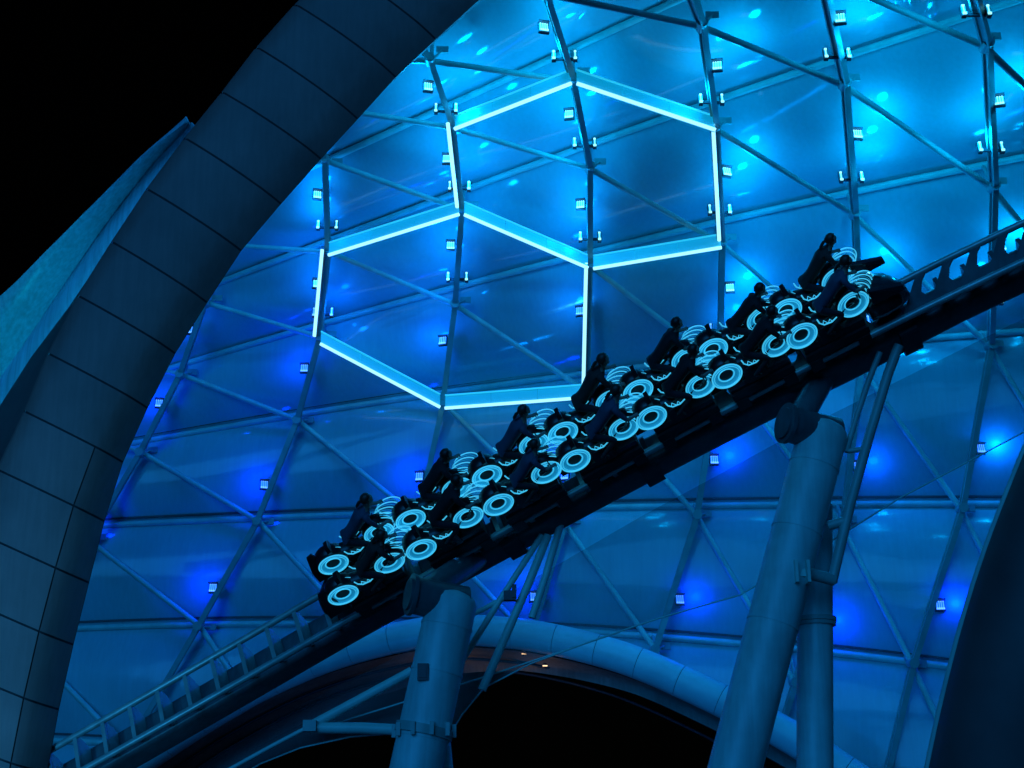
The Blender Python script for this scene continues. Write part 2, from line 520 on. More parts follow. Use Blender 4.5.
for key, ml, mf in (('c', M_lens_c, M_face_c), ('b', M_lens_b, M_face_b)):
    h, f, l = lamp_mesh(key)
    LM[key] = [('housing', h.mesh('housing', M_dark)), ('face', f.mesh('face', mf)), ('diodes', l.mesh('diodes', ml))]
    h, f, l = twin_mesh(); LM[key + '2'] = [('housing', h.mesh('housing', M_dark))] + [('face', q.mesh('face', mf)) for q in f] + [('diodes', q.mesh('diodes', ml)) for q in l]
def lamp(p, key, label, power, col, turn, aim):
    t = empty('floodlight', p, label, 'floodlight', 'small floodlights along the canopy ribs')
    t.rotation_euler = (math.radians(-12), 0, math.radians(turn))
    for nm, me in LM[key]:
        o = bpy.data.objects.new(nm, me); COL.objects.link(o); o.parent = t
    L = bpy.data.lights.new('floodlight_glow', 'POINT'); L.energy = power; L.color = col; L.shadow_soft_size = 0.16
    o = bpy.data.objects.new('floodlight_glow', L); COL.objects.link(o)
    o.parent = t
    o.matrix_basis = t.matrix_basis.inverted_safe() @ Matrix.Translation(Vector(p) * 0)
    o.matrix_parent_inverse = Matrix()
    wp = Vector(p) + aim
    o.location = (Matrix.Translation(p) @ t.rotation_euler.to_matrix().to_4x4()).inverted() @ wp
    o.rotation_euler = (0, 0, 0)
    return t
rl = random.Random(5)
for i in range(0, 7):
    spots = []
    for j in range(-2, 6):
        a, b = N_[i, j], N_[i, j + 1]
        if (i, j) == (0, -2): continue
        for t_, kind in (((0.34, 'B'), (0.68, 'A')) if j < 3 else ((0.62, 'B'), (0.74, 'A'))):
            p = a.lerp(b, t_)
            x, y = PX(p)
            if y < 2 or y > 720 or x < 20 or x > 1020: continue
            if x < np.interp(y, [0, 75, 157, 247, 300, 350, 458, 517, 579, 642, 708], [475, 395, 320, 240, 205, 172, 117, 97, 80, 64, 49]) + 6: continue
            if y > 330 and kind == 'A': continue
            if y > 640: continue
            if p.z < arch_z(p.x) + 0.6: continue
            spots.append((p, kind, x, y))
    k = 0
    for p, kind, x, y in spots:
        side = -1 if i <= 3 else 1
        if kind == 'A': side = -side if rl.random() < 0.4 else side
        warm = max(0.0, min(1.0, (420 - y) / 330 + (x - 520) / 1500))   # how cyan the lamp is
        key = 'c' if y < 300 else 'b'
        col = (0.0, 0.02 + 0.40 * warm ** 0.8, 1.0)
        pw = (70 if y > 330 else 45) + 62 * warm
        off = Vector((side * 0.33, 0.16, 0.0)) if kind == 'B' else Vector((0, 0.05, 0))
        lamp(p + off, key + ('2' if kind == 'A' else ''), ORD[k] + ' floodlight from the top on ' + RIBNAME[i], pw, col,
             rl.uniform(-18, 18) if kind == 'B' else 0, Vector((side * 0.45, -0.25, 0.05)))
        k += 1

# ------------------------------------------------------------------ tiled arch on the left
SEAM = [((620, -240), (710, -145)), ((540, -205), (640, -115)), ((475, -165), (580, -80)), ((420, -122), (525, -42)), ((373, -80), (478, -2)), ((330, -40), (435, 37)),
        ((290, 0), (395, 75)), ((254, 43), (357, 117)), ((222, 88), (320, 157)), ((185, 134), (280, 202)), ((147, 185), (240, 249)),
        ((112, 238), (205, 300)), ((78, 292), (172, 350)), ((46, 350), (143, 404)), ((20, 408), (117, 458)), ((-8, 466), (97, 517)),
        ((-30, 528), (80, 579)), ((-48, 592), (64, 642)), ((-64, 660), (49, 708)), ((-80, 728), (37, 772)), ((-93, 795), (27, 838)),
        ((-104, 862), (18, 905)), ((-112, 930), (11, 968))]
def arch_d(y): return 34 + 5.0 * min(max((768 - y) / 768, -0.3), 1.4)
tarch = empty('tiled_arch', P(-50, 960, arch_d(960)), 'broad dark arch clad in large grey tiles across the left of the canopy', 'arch')
RA = rel(tarch.location)
core = MB(); pan = MB(); side = MB()
LP = [P(a[0] - interp(a[1], [0, 90, 300, 420], [2, 7, 7, 2]), a[1], arch_d(a[1])) for a, b in SEAM]
RP = [P(b[0], b[1], arch_d(b[1])) for a, b in SEAM]
n3 = []
for k in range(len(SEAM)):
    t = (LP[min(k + 1, len(SEAM) - 1)] + RP[min(k + 1, len(SEAM) - 1)] - LP[max(k - 1, 0)] - RP[max(k - 1, 0)]).normalized()
    c = (RP[k] - LP[k]).normalized()
    n = t.cross(c).normalized()
    if n.dot(FW) > 0: n = -n
    n3.append(n)
def bow(k, u, extra=0.0):
    """point on the bowed front face: u 0..1 left to right; corners are rounded back"""
    w_ = (RP[k] - LP[k])
    e = 0.0
    if u < 0.10: e -= 0.55 * ((0.10 - u) / 0.10) ** 2
    if u > 0.80: e -= (0.12 + 0.63 * min(max((k - 10) / 6, 0), 1)) * ((u - 0.80) / 0.20) ** 2
    return LP[k] + w_ * u + n3[k] * (e + 0.25 * (1 - (2 * u - 1) ** 2) + extra)
def bowk(kf, u, extra=0.0):
    k = min(int(kf), len(SEAM) - 2); f = kf - k
    return bow(k, u, extra).lerp(bow(k + 1, u, extra), f)
US = [0, 0.02, 0.05, 0.1, 0.2, 0.35, 0.5, 0.65, 0.795]
US2 = [0.805, 0.84, 0.88, 0.92, 0.96, 1.0]
for k in range(len(SEAM) - 1):
    for us in ((US, US2) if k >= 14 else (US + US2[1:],)):
        g0, g1 = k + 0.016, k + 0.984
        rows = [g0, (g0 + g1) / 2, g1]
        vs = [bowk(r, u) for r in rows for u in us]; n = len(us); fs = []
        for r in range(2):
            for q in range(n - 1): fs.append((r * n + q, r * n + q + 1, (r + 1) * n + q + 1, (r + 1) * n + q))
        pan.add(vs, fs, True)
vs = []; us = [q / 12 for q in range(13)]
for k in range(len(SEAM)):
    for u in us: vs.append(bow(k, u, -0.035))
fs = [(k * 13 + q, k * 13 + q + 1, (k + 1) * 13 + q + 1, (k + 1) * 13 + q) for k in range(len(SEAM) - 1) for q in range(12)]
core.add(vs, fs, True)
core.build('joint_backing', M_gap, tarch, RA, fixn=False)
pan.build('tile_cladding', M_panel, tarch, RA)
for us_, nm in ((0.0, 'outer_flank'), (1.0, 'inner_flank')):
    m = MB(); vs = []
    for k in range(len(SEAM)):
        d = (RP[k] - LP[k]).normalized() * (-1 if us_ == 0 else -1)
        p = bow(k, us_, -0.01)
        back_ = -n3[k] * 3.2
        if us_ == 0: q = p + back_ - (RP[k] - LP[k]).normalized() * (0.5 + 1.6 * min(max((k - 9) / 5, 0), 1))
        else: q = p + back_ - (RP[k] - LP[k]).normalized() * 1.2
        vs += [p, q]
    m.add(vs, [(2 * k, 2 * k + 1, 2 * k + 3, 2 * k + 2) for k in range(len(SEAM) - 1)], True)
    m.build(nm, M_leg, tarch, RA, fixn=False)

# outer roof skin behind the arch
oroof = empty('outer_roof', P(0, 300, 46), 'sliver of pale outer roof skin glowing cyan beyond the tiled arch', 'roof')
RO = rel(oroof.location)
outer = [(186, 121), (178, 128), (140, 158), (92, 205), (45, 252), (0, 296), (-60, 338), (-130, 380)]
fold = [(190, 124), (182, 133), (150, 168), (108, 222), (64, 285), (28, 338), (-15, 400), (-60, 470)]
inner = [(200, 135), (198, 150), (175, 185), (130, 245), (90, 310), (50, 375), (10, 440), (-40, 520)]
V0 = catmull([P(x, y, 45.8) for x, y in outer], 5); V1 = catmull([P(x, y, 46.8) for x, y in fold], 5); V2 = catmull([P(x, y, 46.4) for x, y in inner], 5)
for a, b in ((V0, V1), (V1, V2)):
    m = MB(); vs = []
    for p, q in zip(a, b):
        for t in range(6):
            u = t / 5
            vs.append(p.lerp(q, u) + Vector((0, -0.5, 0.1)) * (1 - (2 * u - 1) ** 2) * 0.6)
    m.add(vs, [(k * 6 + q, k * 6 + q + 1, (k + 1) * 6 + q + 1, (k + 1) * 6 + q) for k in range(len(a) - 1) for q in range(5)], True)
    m.build('roof_band', M_outer, oroof, RO, fixn=False)

# ------------------------------------------------------------------ lower arch: clad tube and soffit
lar = empty('portal_arch', (ARCH[len(ARCH) // 2].x, ARCH[0].y, 0), 'pale clad tube arch framing the black opening under the canopy', 'arch')
RL = rel(lar.location)
dens = catmull(ARCH, 3)
L = [0]
for a, b in zip(dens, dens[1:]): L.append(L[-1] + (b - a).length)
def at_len(s):
    k = int(np.searchsorted(L, s)) - 1; k = min(max(k, 0), len(dens) - 2)
    return dens[k].lerp(dens[k + 1], min(max((s - L[k]) / (L[k + 1] - L[k]), 0), 1))
m = MB(); s = 0
while s < L[-1] - 0.2:
    e = min(s + 1.50, L[-1])
    m.tube([at_len(s + (e - 0.022 - s) * q / 5) for q in range(6)], 0.54, seg=24, up=(0, 1, 0.01))
    s = e
m.build('tube_cladding', M_tile, lar, RL)
m = MB(); m.tube(dens[::3], 0.505, seg=20, up=(0, 1, 0.01)); m.build('tube_core', M_gap, lar, RL)
m = MB(); vs = []
for p in dens[::3]:
    sx_ = interp(PX(p)[0], [380, 520, 640], [1.0, 0.35, 0.12])
    for (dy, dz) in ((0.0, -0.60), (1.0, -0.62), (2.5, -0.55), (4.5, -0.6), (6.0, -0.7), (6.0, -0.95)): vs.append(p + Vector((0, dy * sx_, dz)))
n = len(dens[::3])
m.add(vs, [(k * 6 + q, k * 6 + q + 1, (k + 1) * 6 + q + 1, (k + 1) * 6 + q) for k in range(n - 1) for q in range(5)], True)
m.build('soffit', M_soffit, lar, RL, fixn=False)
m = MB()
for q in (1.8, 4.2): m.tube([p + Vector((0, q, -0.72)) for p in dens[::3]], 0.06, seg=6)
m.build('soffit_rail', M_dark, lar, RL)
# two small warm lamps under the soffit; an unseen third is added fill
for x, y, lb in ((524, 651, 'tiny warm lamp under the top of the portal arch'), (545, 663, 'tiny warm lamp lower to the right under the portal arch top'),
                 (447, 652, 'unseen warm fill lamp added under the portal arch behind the left column')):
    yy = can_y(x, y) - 1.1
    p = PY(x, y + 2, yy)
    t = empty('soffit_lamp', p, lb, 'lamp', 'warm lamps under the portal arch')
    m = MB(); m.lathe(Matrix(), [(0.0, 0.0), (0.07, 0.0), (0.09, 0.08), (0.06, 0.2), (0, 0.2)], 12); m.build('housing', M_dark, t)
    m = MB(); m.box((0, -0.02, -0.03), (0.16, 0.06, 0.03)); m.build('lens', M_warm, t)
    L_ = bpy.data.lights.new('soffit_lamp_glow', 'POINT'); L_.energy = 11 if x < 500 else 2.5; L_.color = (1, 0.66, 0.42); L_.shadow_soft_size = 0.08
    o = bpy.data.objects.new('soffit_lamp_glow', L_); COL.objects.link(o); o.parent = t; o.location = (0, 1.6, -0.9)

# ------------------------------------------------------------------ dark leg at lower right
leg_pts = [(1420, -150), (1300, -20), (1210, 100), (1145, 205), (1095, 300), (1060, 380), (1026, 462), (996, 540), (972, 615), (952, 692), (936, 765), (922, 840), (912, 905), (905, 960)]
dl = 24.0
tleg = empty('dark_arch_leg', P(960, 960, dl), 'dark smooth arch leg leaning in at the lower right corner', 'arch leg')
RG = rel(tleg.location)
m = MB(); rows = []
LE = catmull([P(x, y, dl) for x, y in leg_pts], 4)
for p in LE:
    row = []
    for a in range(-6, 13):
        th = PI + a / 12 * PI * 1.0
        row.append(p + Vector((1.5 + 1.5 * math.cos(th - PI / 12 * 0), 1.3 * math.sin(th) + 0.4, 0)))
    rows.append(row)
m.loft(rows, closed=True)
m.build('cladding', M_leg, tleg, RG)
m = MB(); m.tube([p + Vector((0.0, 0.55, 0)) for p in LE], 0.05, seg=8); m.build('edge_trim', M_steel, tleg, RG)

# ------------------------------------------------------------------ track
TP = [(-220, 935), (-100, 870), (40, 793), (130, 742), (240, 681), (349, 621), (417, 584), (545, 511), (673, 434), (740, 399), (879, 331), (1024, 263), (1150, 208), (1300, 145)]
tcx = np.polyfit([p[0] for p in TP], [p[1] for p in TP], 4)
def tdepth(x): return 34.5 - 3.0 * (x - 40) / 984
def tp(x): return P(x, float(np.polyval(tcx, x)), tdepth(x))
def cross_dir(x):
    b = interp(x, [-220, 100, 330, 850, 960, 1300], [0.66, 0.64, 0.60, 0.74, 0.68, 0.66])
    return (RT * -0.20 + UP * math.sqrt(1 - b * b) + FW * b).normalized()
def frame(x):
    o = tp(x); t = (tp(x + 4) - tp(x - 4)).normalized()
    c = cross_dir(x); c = (c - t * c.dot(t)).normalized()
    n = t.cross(c).normalized()
    return Matrix(((t.x, c.x, n.x, o.x), (t.y, c.y, n.y, o.y), (t.z, c.z, n.z, o.z), (0, 0, 0, 1)))
XS = list(range(-220, 1300, 20))
FR = [frame(x) for x in XS]
def loc(x, c, n, s=0): return frame(x) @ Vector((s, c, n))
GA = 1.02
trk = empty('coaster_track', tp(-220), 'dark steel coaster track climbing from lower left to the right edge', 'track')
RK = rel(trk.location)
ups = [f.to_3x3() @ Vector((0, 0, 1)) for f in FR]
for c in (0, GA):
    m = MB(); m.tube([f @ Vector((0, c, 0)) for f in FR], 0.085, seg=12, ups=ups); m.build('rail', M_rail, trk, RK)
m = MB(); h = 0.40; r_ = 0.16
prof = []
for sx, sy, a0 in ((1, 1, 0), (-1, 1, 90), (-1, -1, 180), (1, -1, 270)):
    for q in range(5):
        a = math.radians(a0 + 90 * q / 4); prof.append((sx * (h - r_) + r_ * math.cos(a), sy * (h - r_) + r_ * math.sin(a)))
m.sweep([f @ Vector((0, GA / 2, -0.92)) for f in FR], prof, ups=ups); m.build('spine', M_track, trk, RK)
px_step = 28.0
x = -200.0; ties = 0
def plate(m, pts, th, f):
    """flat plate from local outline pts, thickness th along the given local axis"""
    a = [f @ Vector(p) for p in pts]
    n = (a[1] - a[0]).cross(a[2] - a[0]).normalized() * th / 2
    k = len(a)
    vs = [p - n for p in a] + [p + n for p in a]
    fs = [tuple(range(k))[::-1], tuple(range(k, 2 * k))] + [(q, (q + 1) % k, k + (q + 1) % k, k + q) for q in range(k)]
    m.add(vs, fs)
while x < 1290:
    f = frame(x); m = MB()
    # plate across the track, down to the spine
    if x <= 640:
        plate(m, [(0, 0.02, -0.06), (0, GA - 0.02, -0.06), (0, GA - 0.1, -0.35), (0, GA / 2 + 0.25, -0.62), (0, GA / 2 - 0.25, -0.62), (0, 0.1, -0.35)], 0.10, f)
    else:
        plate(m, [(0, 0.20, -0.03), (0, GA / 2 + 0.2, -0.03), (0, GA / 2 + 0.25, -0.62), (0, GA / 2 - 0.25, -0.62)], 0.10, f)
    if x > 640:   # gusset lying between the rails on the climb
        plate(m, [(-0.40, 0.04, 0.0), (0.32, 0.04, 0.0), (0.34, 0.24, 0.0), (0.26, 0.48, 0), (0.42, 0.78, 0.0), (0.62, GA - 0.04, 0.0), (0.36, GA - 0.04, 0.0)], 0.05, f)
    else:
        plate(m, [(-0.055, 0.04, 0.0), (0.055, 0.04, 0.0), (0.055, GA - 0.04, 0.0), (-0.055, GA - 0.04, 0.0)], 0.08, f)
    m.build('tie', M_track if x > 640 else M_rail, trk, RK)
    x += px_step
for x in (500, 640, 905, 1120):
    m = MB(); m.sweep([loc(x, GA / 2, -0.95, -0.22), loc(x, GA / 2, -0.95, 0.22)], [(a * 1.18, b * 1.18) for a, b in prof], ups=[ups[0]] * 2, smooth=False)
    m.build('flange', M_dark, trk, RK)

# ------------------------------------------------------------------ support columns
def column_axis(top, bot, y):
    a = PY(top[0], top[1], y); b = PY(bot[0], bot[1], y)
    k = a.z / (a.z - b.z)
    return a, a + (b - a) * k      # to the ground
def pillar(name, label, top, bot, y, r, grp='steel columns under the track'):
    a, g = column_axis(top, bot, y)
    t = empty(name, g, label, 'column', grp); R = rel(g)
    m = MB()
    n = 14
    pts = [g.lerp(a, q / n) for q in range(n + 1)]
    d = (a - g).normalized()
    pts += [a + d * r * 0.25, a + d * r * 0.42]
    sc = [1.0] * (n + 1) + [0.86, 0.55]
    m.tube(pts, r, seg=36, up=(0, 1, 0), scales=sc)
    for q in (0.33, 0.62, 0.80, 0.93):            # welded collars
        c_ = g.lerp(a, q); m.tube([c_ - d * 0.03, c_ + d * 0.03], r * 1.025, seg=36, up=(0, 1, 0))
    m.build('shaft', M_column, t, R)
    m = MB(); m.lathe(Matrix.Translation(Vector((0, 0, 0))) @ Matrix.Rotation(PI / 2, 4, 'X'), [(0, 0), (r * 1.6, 0), (r * 1.6, 0.08), (r * 1.05, 0.1), (r, 0.2)], 32)
    m.build('base_plate', M_dark, t)
    return t, R, a, g, d
YL = 31.5; YR = 30.6
lp, RLP, la, lg, ld = pillar('support_column', 'left leaning steel column below the tail of the train', (452, 602), (416, 768), YL, 0.57)
rp, RRP, ra, rg, rd = pillar('support_column', 'right leaning steel column below the head of the train', (823, 432), (735, 768), YR, 0.56)
# saddles: short dark tube from the column head to the spine
for t, R, a, xx in ((lp, RLP, la, 470), (rp, RRP, ra, 822)):
    s_ = loc(xx, GA / 2, -1.05)
    m = MB(); q = a + Vector((-0.85, -0.30, 0.10))
    m.tube([a + Vector((0.30, 0.1, -0.05)), a + Vector((-0.3, -0.1, 0.02)), q], 0.42, seg=28)
    m.tube([q, q + (q - a) * 0.10], 0.47, seg=28)
    m.tube([q + (q - a) * 0.10, q + (q - a) * 0.16], 0.36, seg=28)
    m.tube([q + Vector((0.2, 0, 0)), s_], 0.30, seg=16, up=(0, 1, 0.3))
    m.build('saddle', M_track, t, R)
# small hatch on the left column
p = PY(423, 672, YL - 0.55)
m = MB(); m.box(p, (0.24, 0.12, 0.36)); m.box(p + Vector((0, -0.05, 0)), (0.16, 0.06, 0.26)); m.build('junction_box', M_dark, lp, RLP)
# clamp ring on the left column
c_ = la.lerp(lg, 0)
k = (la.z - PY(428, 731, YL).z) / (la.z - lg.z); cc = la.lerp(lg, k)
m = MB(); m.tube([cc - ld * 0.10, cc + ld * 0.10], 0.64, seg=32, up=(0, 1, 0))
for q in range(10):
    an = 2 * PI * q / 10; m.box(cc + Vector((0.66 * math.cos(an), 0.66 * math.sin(an), 0)), (0.09, 0.09, 0.28))
m.build('clamp_ring', M_rib, lp, RLP)
# vertical prop beside the right column, second prop beside the left one
def prop(label, top, bot, y, r, ring_y=None):
    a, g = column_axis(top, bot, y)
    t = empty('prop_column', g, label, 'column', 'upright props beside the columns'); R = rel(g)
    m = MB(); m.tube([g.lerp(a, q / 6) for q in range(7)], r, seg=28, up=(0, 1, 0)); m.build('shaft', M_column, t, R)
    if ring_y:
        z = PY(top[0], ring_y, y).z; cc = Vector((a.x + (g.x - a.x) * (a.z - z) / (a.z - g.z), a.y, z))
        m = MB(); m.tube([cc - Vector((0, 0, 0.05)), cc + Vector((0, 0, 0.05))], r * 1.2, seg=28, up=(0, 1, 0))
        m.tube([cc - Vector((0, 0, 0.14)), cc - Vector((0, 0, 0.06))], r * 1.15, seg=28, up=(0, 1, 0)); m.build('flange', M_rib, t, R)
    m = MB(); m.lathe(Matrix.Rotation(PI / 2, 4, 'X'), [(0, 0), (r * 1.7, 0), (r * 1.7, 0.08), (r, 0.1)], 28); m.build('base_plate', M_dark, t)
    return t, R
prop('upright steel prop with a flange ring behind the right column', (815, 505), (815, 768), YR + 1.25, 0.40, 620)
prop('short upright steel prop half hidden behind the left column', (434, 736), (437, 768), YL + 0.8, 0.36)
# clamp and brace of the right column
br = empty('brace_strut', PY(832, 580, YR), 'thin dark brace strut from the right column up to the track', 'brace'); RB = rel(br.location)
m = MB()
m.tube([PY(832, 582, YR - 0.1), PY(850, 505, YR - 0.1), PY(868, 440, YR - 0.1), PY(888, 374, YR - 0.2), PY(899, 345, YR - 0.4)], 0.115, seg=10, up=(0, 1, 0)); m.build('strut', M_rib, br, RB)
m = MB(); m.tube([PY(846, 452, YR), PY(857, 415, YR), PY(869, 380, YR - 0.2), PY(880, 352, YR - 0.4)], 0.07, seg=8, up=(0, 1, 0)); m.build('strut', M_rib, br, RB)
for pa, pb, rr in ((PY(803, 572, YR - 0.3), PY(834, 580, YR - 0.1), 0.13), (PY(828, 526, YR), PY(848, 520, YR - 0.1), 0.11), (PY(848, 451, YR), PY(864, 449, YR - 0.1), 0.06)):
    m = MB(); m.tube([pa, pb], rr, seg=10); m.build('arm', M_rib, br, RB)
m = MB()
pc = PY(803, 572, YR - 0.55)
for dx in (-0.16, 0.10): m.box(pc + Vector((dx, 0, 0)), (0.07, 0.3, 0.48))
m.box(pc + Vector((0, 0.1, 0)), (0.3, 0.1, 0.16)); m.build('clamp', M_steel, br, RB)
# cable stays by the left column
def thin(name, label, cat, segs, r, matl, grp=None):
    t = empty(name, segs[0][0], label, cat, grp); R = rel(segs[0][0])
    return t, R
YN = 33.0
stay = empty('stay_rods', PY(478, 682, YN), 'slender steel rods fanning up from beside the left column to the track', 'stay rods'); RS_ = rel(stay.location)
for pts, r in (([(482, 690), (528, 585), (548, 535)], 0.10), ([(455, 672), (500, 600), (542, 535)], 0.075), ([(532, 618), (545, 578), (562, 520)], 0.09), ([(468, 617), (508, 596)], 0.06)):
    m = MB(); m.tube(dense([PY(x, y, YN) for x, y in pts], 3), r, seg=10, up=(0, 1, 0)); m.build('rod', M_steel, stay, RS_)
m = MB(); p = PY(510, 596, YN - 0.1); m.box(p, (0.30, 0.22, 0.22)); m.box(p + Vector((0.1, 0, 0.1)), (0.10, 0.3, 0.3)); m.build('cable_clamp', M_dark, stay, RS_)

# catch net under the track with its outrigger pipes and edge cables
net = empty('catch_net', PY(440, 735, YN + 0.4), 'sheer catch net spread on cables below the track', 'net'); RN = rel(net.location)
low = [(215, 790), (260, 764), (300, 748), (350, 737), (400, 733), (448, 738), (462, 715), (484, 688), (530, 664), (600, 638), (660, 618), (740, 595), (820, 548), (900, 498), (1024, 432), (1100, 392)]
upp = [(150, 800), (220, 752), (300, 706), (340, 684), (390, 660), (430, 640), (460, 622), (500, 598), (540, 575), (590, 546), (640, 517), (720, 474), (800, 430), (890, 385), (1010, 325), (1090, 290)]
m = MB(); vs = []
for a, b in zip(low, upp):
    for t in range(7):
        u = t / 6; x = a[0] + (b[0] - a[0]) * u; y = a[1] + (b[1] - a[1]) * u
        vs.append(PY(x, y, YN + 0.4 + 0.5 * math.sin(u * PI)))
m.add(vs, [(k * 7 + q, k * 7 + q + 1, (k + 1) * 7 + q + 1, (k + 1) * 7 + q) for k in range(len(low) - 1) for q in range(6)], True)
m.build('mesh_sheet', M_net, net, RN, fixn=False)
for pl in (low, [(310, 725), (340, 722), (475, 680), (620, 632)]):
    m = MB(); m.tube([PY(x, y, YN + 0.38) for x, y in pl], 0.020, seg=6); m.build('edge_cable', M_steel, net, RN)
for pl, r in (([(310, 726), (355, 702), (412, 671)], 0.11), ([(310, 728), (360, 728), (440, 732)], 0.13), ([(310, 726), (270, 747), (225, 772), (190, 792)], 0.05)):
    m = MB(); m.tube(dense([PY(x, y, YN) for x, y in pl], 3), r, seg=10); m.build('outrigger_pipe', M_steel, net, RN)
m = MB(); p = PY(310, 726, YN - 0.1); m.box(p, (0.3, 0.25, 0.25)); m.build('pipe_joint', M_rib, net, RN)

# ------------------------------------------------------------------ coaster train
ROWX = [388 + 77.0 * k - 0.28 * k * k for k in range(7)]
tr_loc = frame(ROWX[3]) @ Vector((0, GA / 2, 0))
train = empty('coaster_train', tr_loc, 'black coaster train of paired motorcycle seats with glowing cyan wheel rings', 'coaster train')
RTm = rel(tr_loc)
NC, FC, WN = 0.14, 1.04, 1.08          # near cycle, far cycle, wheel height
WB = 0.66                              # half wheelbase

def cyc_body():
    m = MB()
    def sec(s_, c, w_, n0, n1, k=12):
        return [Vector((s_, c + w_ * math.cos(2 * PI * q / k), (n0 + n1) / 2 + (n1 - n0) / 2 * math.sin(2 * PI * q / k))) for q in range(k)]
    m.loft([sec(-1.0, 0, 0.05, 1.12, 1.22), sec(-0.72, 0, 0.12, 1.14, 1.30), sec(-0.40, 0, 0.15, 1.0, 1.24), sec(-0.05, 0, 0.17, 0.62, 1.10), sec(0.22, 0, 0.15, 0.66, 1.12),
            sec(0.45, 0, 0.07, 0.98, 1.14), sec(0.70, 0, 0.05, 1.02, 1.12)])
    m.box((0, 0.0, 0.48), (1.5, 0.34, 0.30)); m.box((-0.05, 0.0, 0.72), (0.50, 0.38, 0.5))
    m.loft([sec(-0.1, 0, 0.10, 0.35, 0.8), sec(0.0, 0, 0.12, 0.35, 0.8), sec(0.1, 0, 0.10, 0.35, 0.8)])
    return m
def wheel(s_, wide):
    """tyre with hub, local origin on the ground line of the cycle"""
    m = MB(); T = Matrix.Translation((s_, 0.08 if wide else 0, WN + (0.04 if wide else 0))) @ Matrix.Scale(0.92, 4)
    hw = 0.17 if wide else 0.20
    m.lathe(T, [(0.30, -hw * 0.9), (0.36, -hw), (0.41, -hw * 0.7), (0.425, 0), (0.41, hw * 0.7), (0.36, hw), (0.30, hw * 0.9), (0.26, hw * 0.6), (0.10, hw * 0.5), (0.02, hw * 0.5)], 36)
    m.lathe(T, [(0.30, -hw * 0.9), (0.26, -hw * 0.6), (0.10, -hw * 0.5), (0.0, -hw * 0.5)], 36)
    return m
def rings(s_, wide):
    m = MB(); hw = 0.17 if wide else 0.20
    def R(R_, r_, y, ds=0.0, dn=0.0, mi=0): m.torus(Matrix.Translation((s_ + ds, y + (0.08 if wide else 0), WN + dn + (0.04 if wide else 0))), R_, r_, 44, 8, mi=mi)
    R(0.352, 0.017, -hw - 0.015); R(0.300, 0.008, -hw - 0.03); R(0.185, 0.011, -hw + 0.02); R(0.35, 0.010, -hw + 0.10, 0.02); R(0.35, 0.008, -hw + 0.20, 0.05)
    # disc with a faint painted glow for the rings' blurred light
    m.lathe(Matrix.Translation((s_, 0.08 if wide else 0, WN + (0.04 if wide else 0))), [(0.335, -hw - 0.004), (0.16, -hw + 0.035)], 36, mi=1)
    if wide:                              # light hoops over the broad front wheel, swept forward
        for q, (y, ds, dn) in enumerate(((-0.04, 0.08, -0.02), (0.09, 0.17, -0.05), (0.22, 0.26, -0.08), (0.35, 0.35, -0.11), (0.48, 0.43, -0.14))):
            R(0.345 - 0.010 * q, 0.014, y, ds, dn)
            if q < 4: R(0.33 - 0.010 * q, 0.008, y + 0.06, ds + 0.04, dn + 0.01, mi=1)
    return m
def fin_marks():
    """arrow shaped tail lights behind and above the rear wheel"""
    m = MB()
    for c in (-0.23, 0.23):
        m.tube([(-0.22, c, 1.34), (-0.20, c, 1.20), (-0.12, c, 1.09), (0.06, c, 1.06), (0.20, c, 1.13)], 0.016, seg=6, up=(0, 1, 0))
        m.tube([(-0.14, c, 1.11), (-0.10, c, 1.22), (-0.02, c, 1.08), (0.04, c, 1.17), (0.08, c, 1.07)], 0.012, seg=6, up=(0, 1, 0))
    return m
def seat_pad():
    m = MB()
    def sec(s_, w_, n0, n1, k=10): return [Vector((s_, w_ * math.cos(2 * PI * q / k), (n0 + n1) / 2 + (n1 - n0) / 2 * math.sin(2 * PI * q / k))) for q in range(k)]
    m.loft([sec(-0.5, 0.12, 1.18, 1.26), sec(-0.35, 0.17, 1.16, 1.27), sec(-0.1, 0.16, 1.08, 1.2), sec(0.15, 0.12, 1.08, 1.17)])
    m.loft([[Vector((-0.52 + a, b, n_ + a * 0.2)) for b, n_ in ((-0.16, 1.3), (0.16, 1.3), (0.18, 1.5), (0.1, 1.62), (-0.1, 1.62), (-0.18, 1.5))] for a in (-0.05, 0.05)], smooth=False)
    m.tube([(-0.5, 0, 1.2), (-0.54, 0, 1.36)], 0.05, seg=8, up=(0, 1, 0))
    return m
def handles():
    m = MB()
    m.tube([(0.72, -0.30, 1.40), (0.78, -0.2, 1.34), (0.80, 0.0, 1.28), (0.78, 0.2, 1.34), (0.72, 0.30, 1.40)], 0.022, seg=8, up=(0, 0, 1))
    m.loft([[Vector((0.82 + d, b * 0.9, n_)) for b, n_ in ((-0.18, 1.24), (0.18, 1.24), (0.13, 1.45), (-0.13, 1.45))] for d in (0, 0.03)], smooth=False)
    return m
ME = {'body': cyc_body().mesh('lightcycle', M_gloss), 'rw': wheel(-WB, 0).mesh('rear_wheel', M_black), 'fw': wheel(WB, 1).mesh('front_wheel', M_black),
      'rr': rings(-WB, 0).mesh('ring_light', [M_ring, M_ring2]), 'fr': rings(WB, 1).mesh('ring_light', [M_ring, M_ring2]), 'fin': fin_marks().mesh('tail_light', M_ring),
      'seat': seat_pad().mesh('saddle', M_black), 'hb': handles().mesh('handlebar', M_dark)}
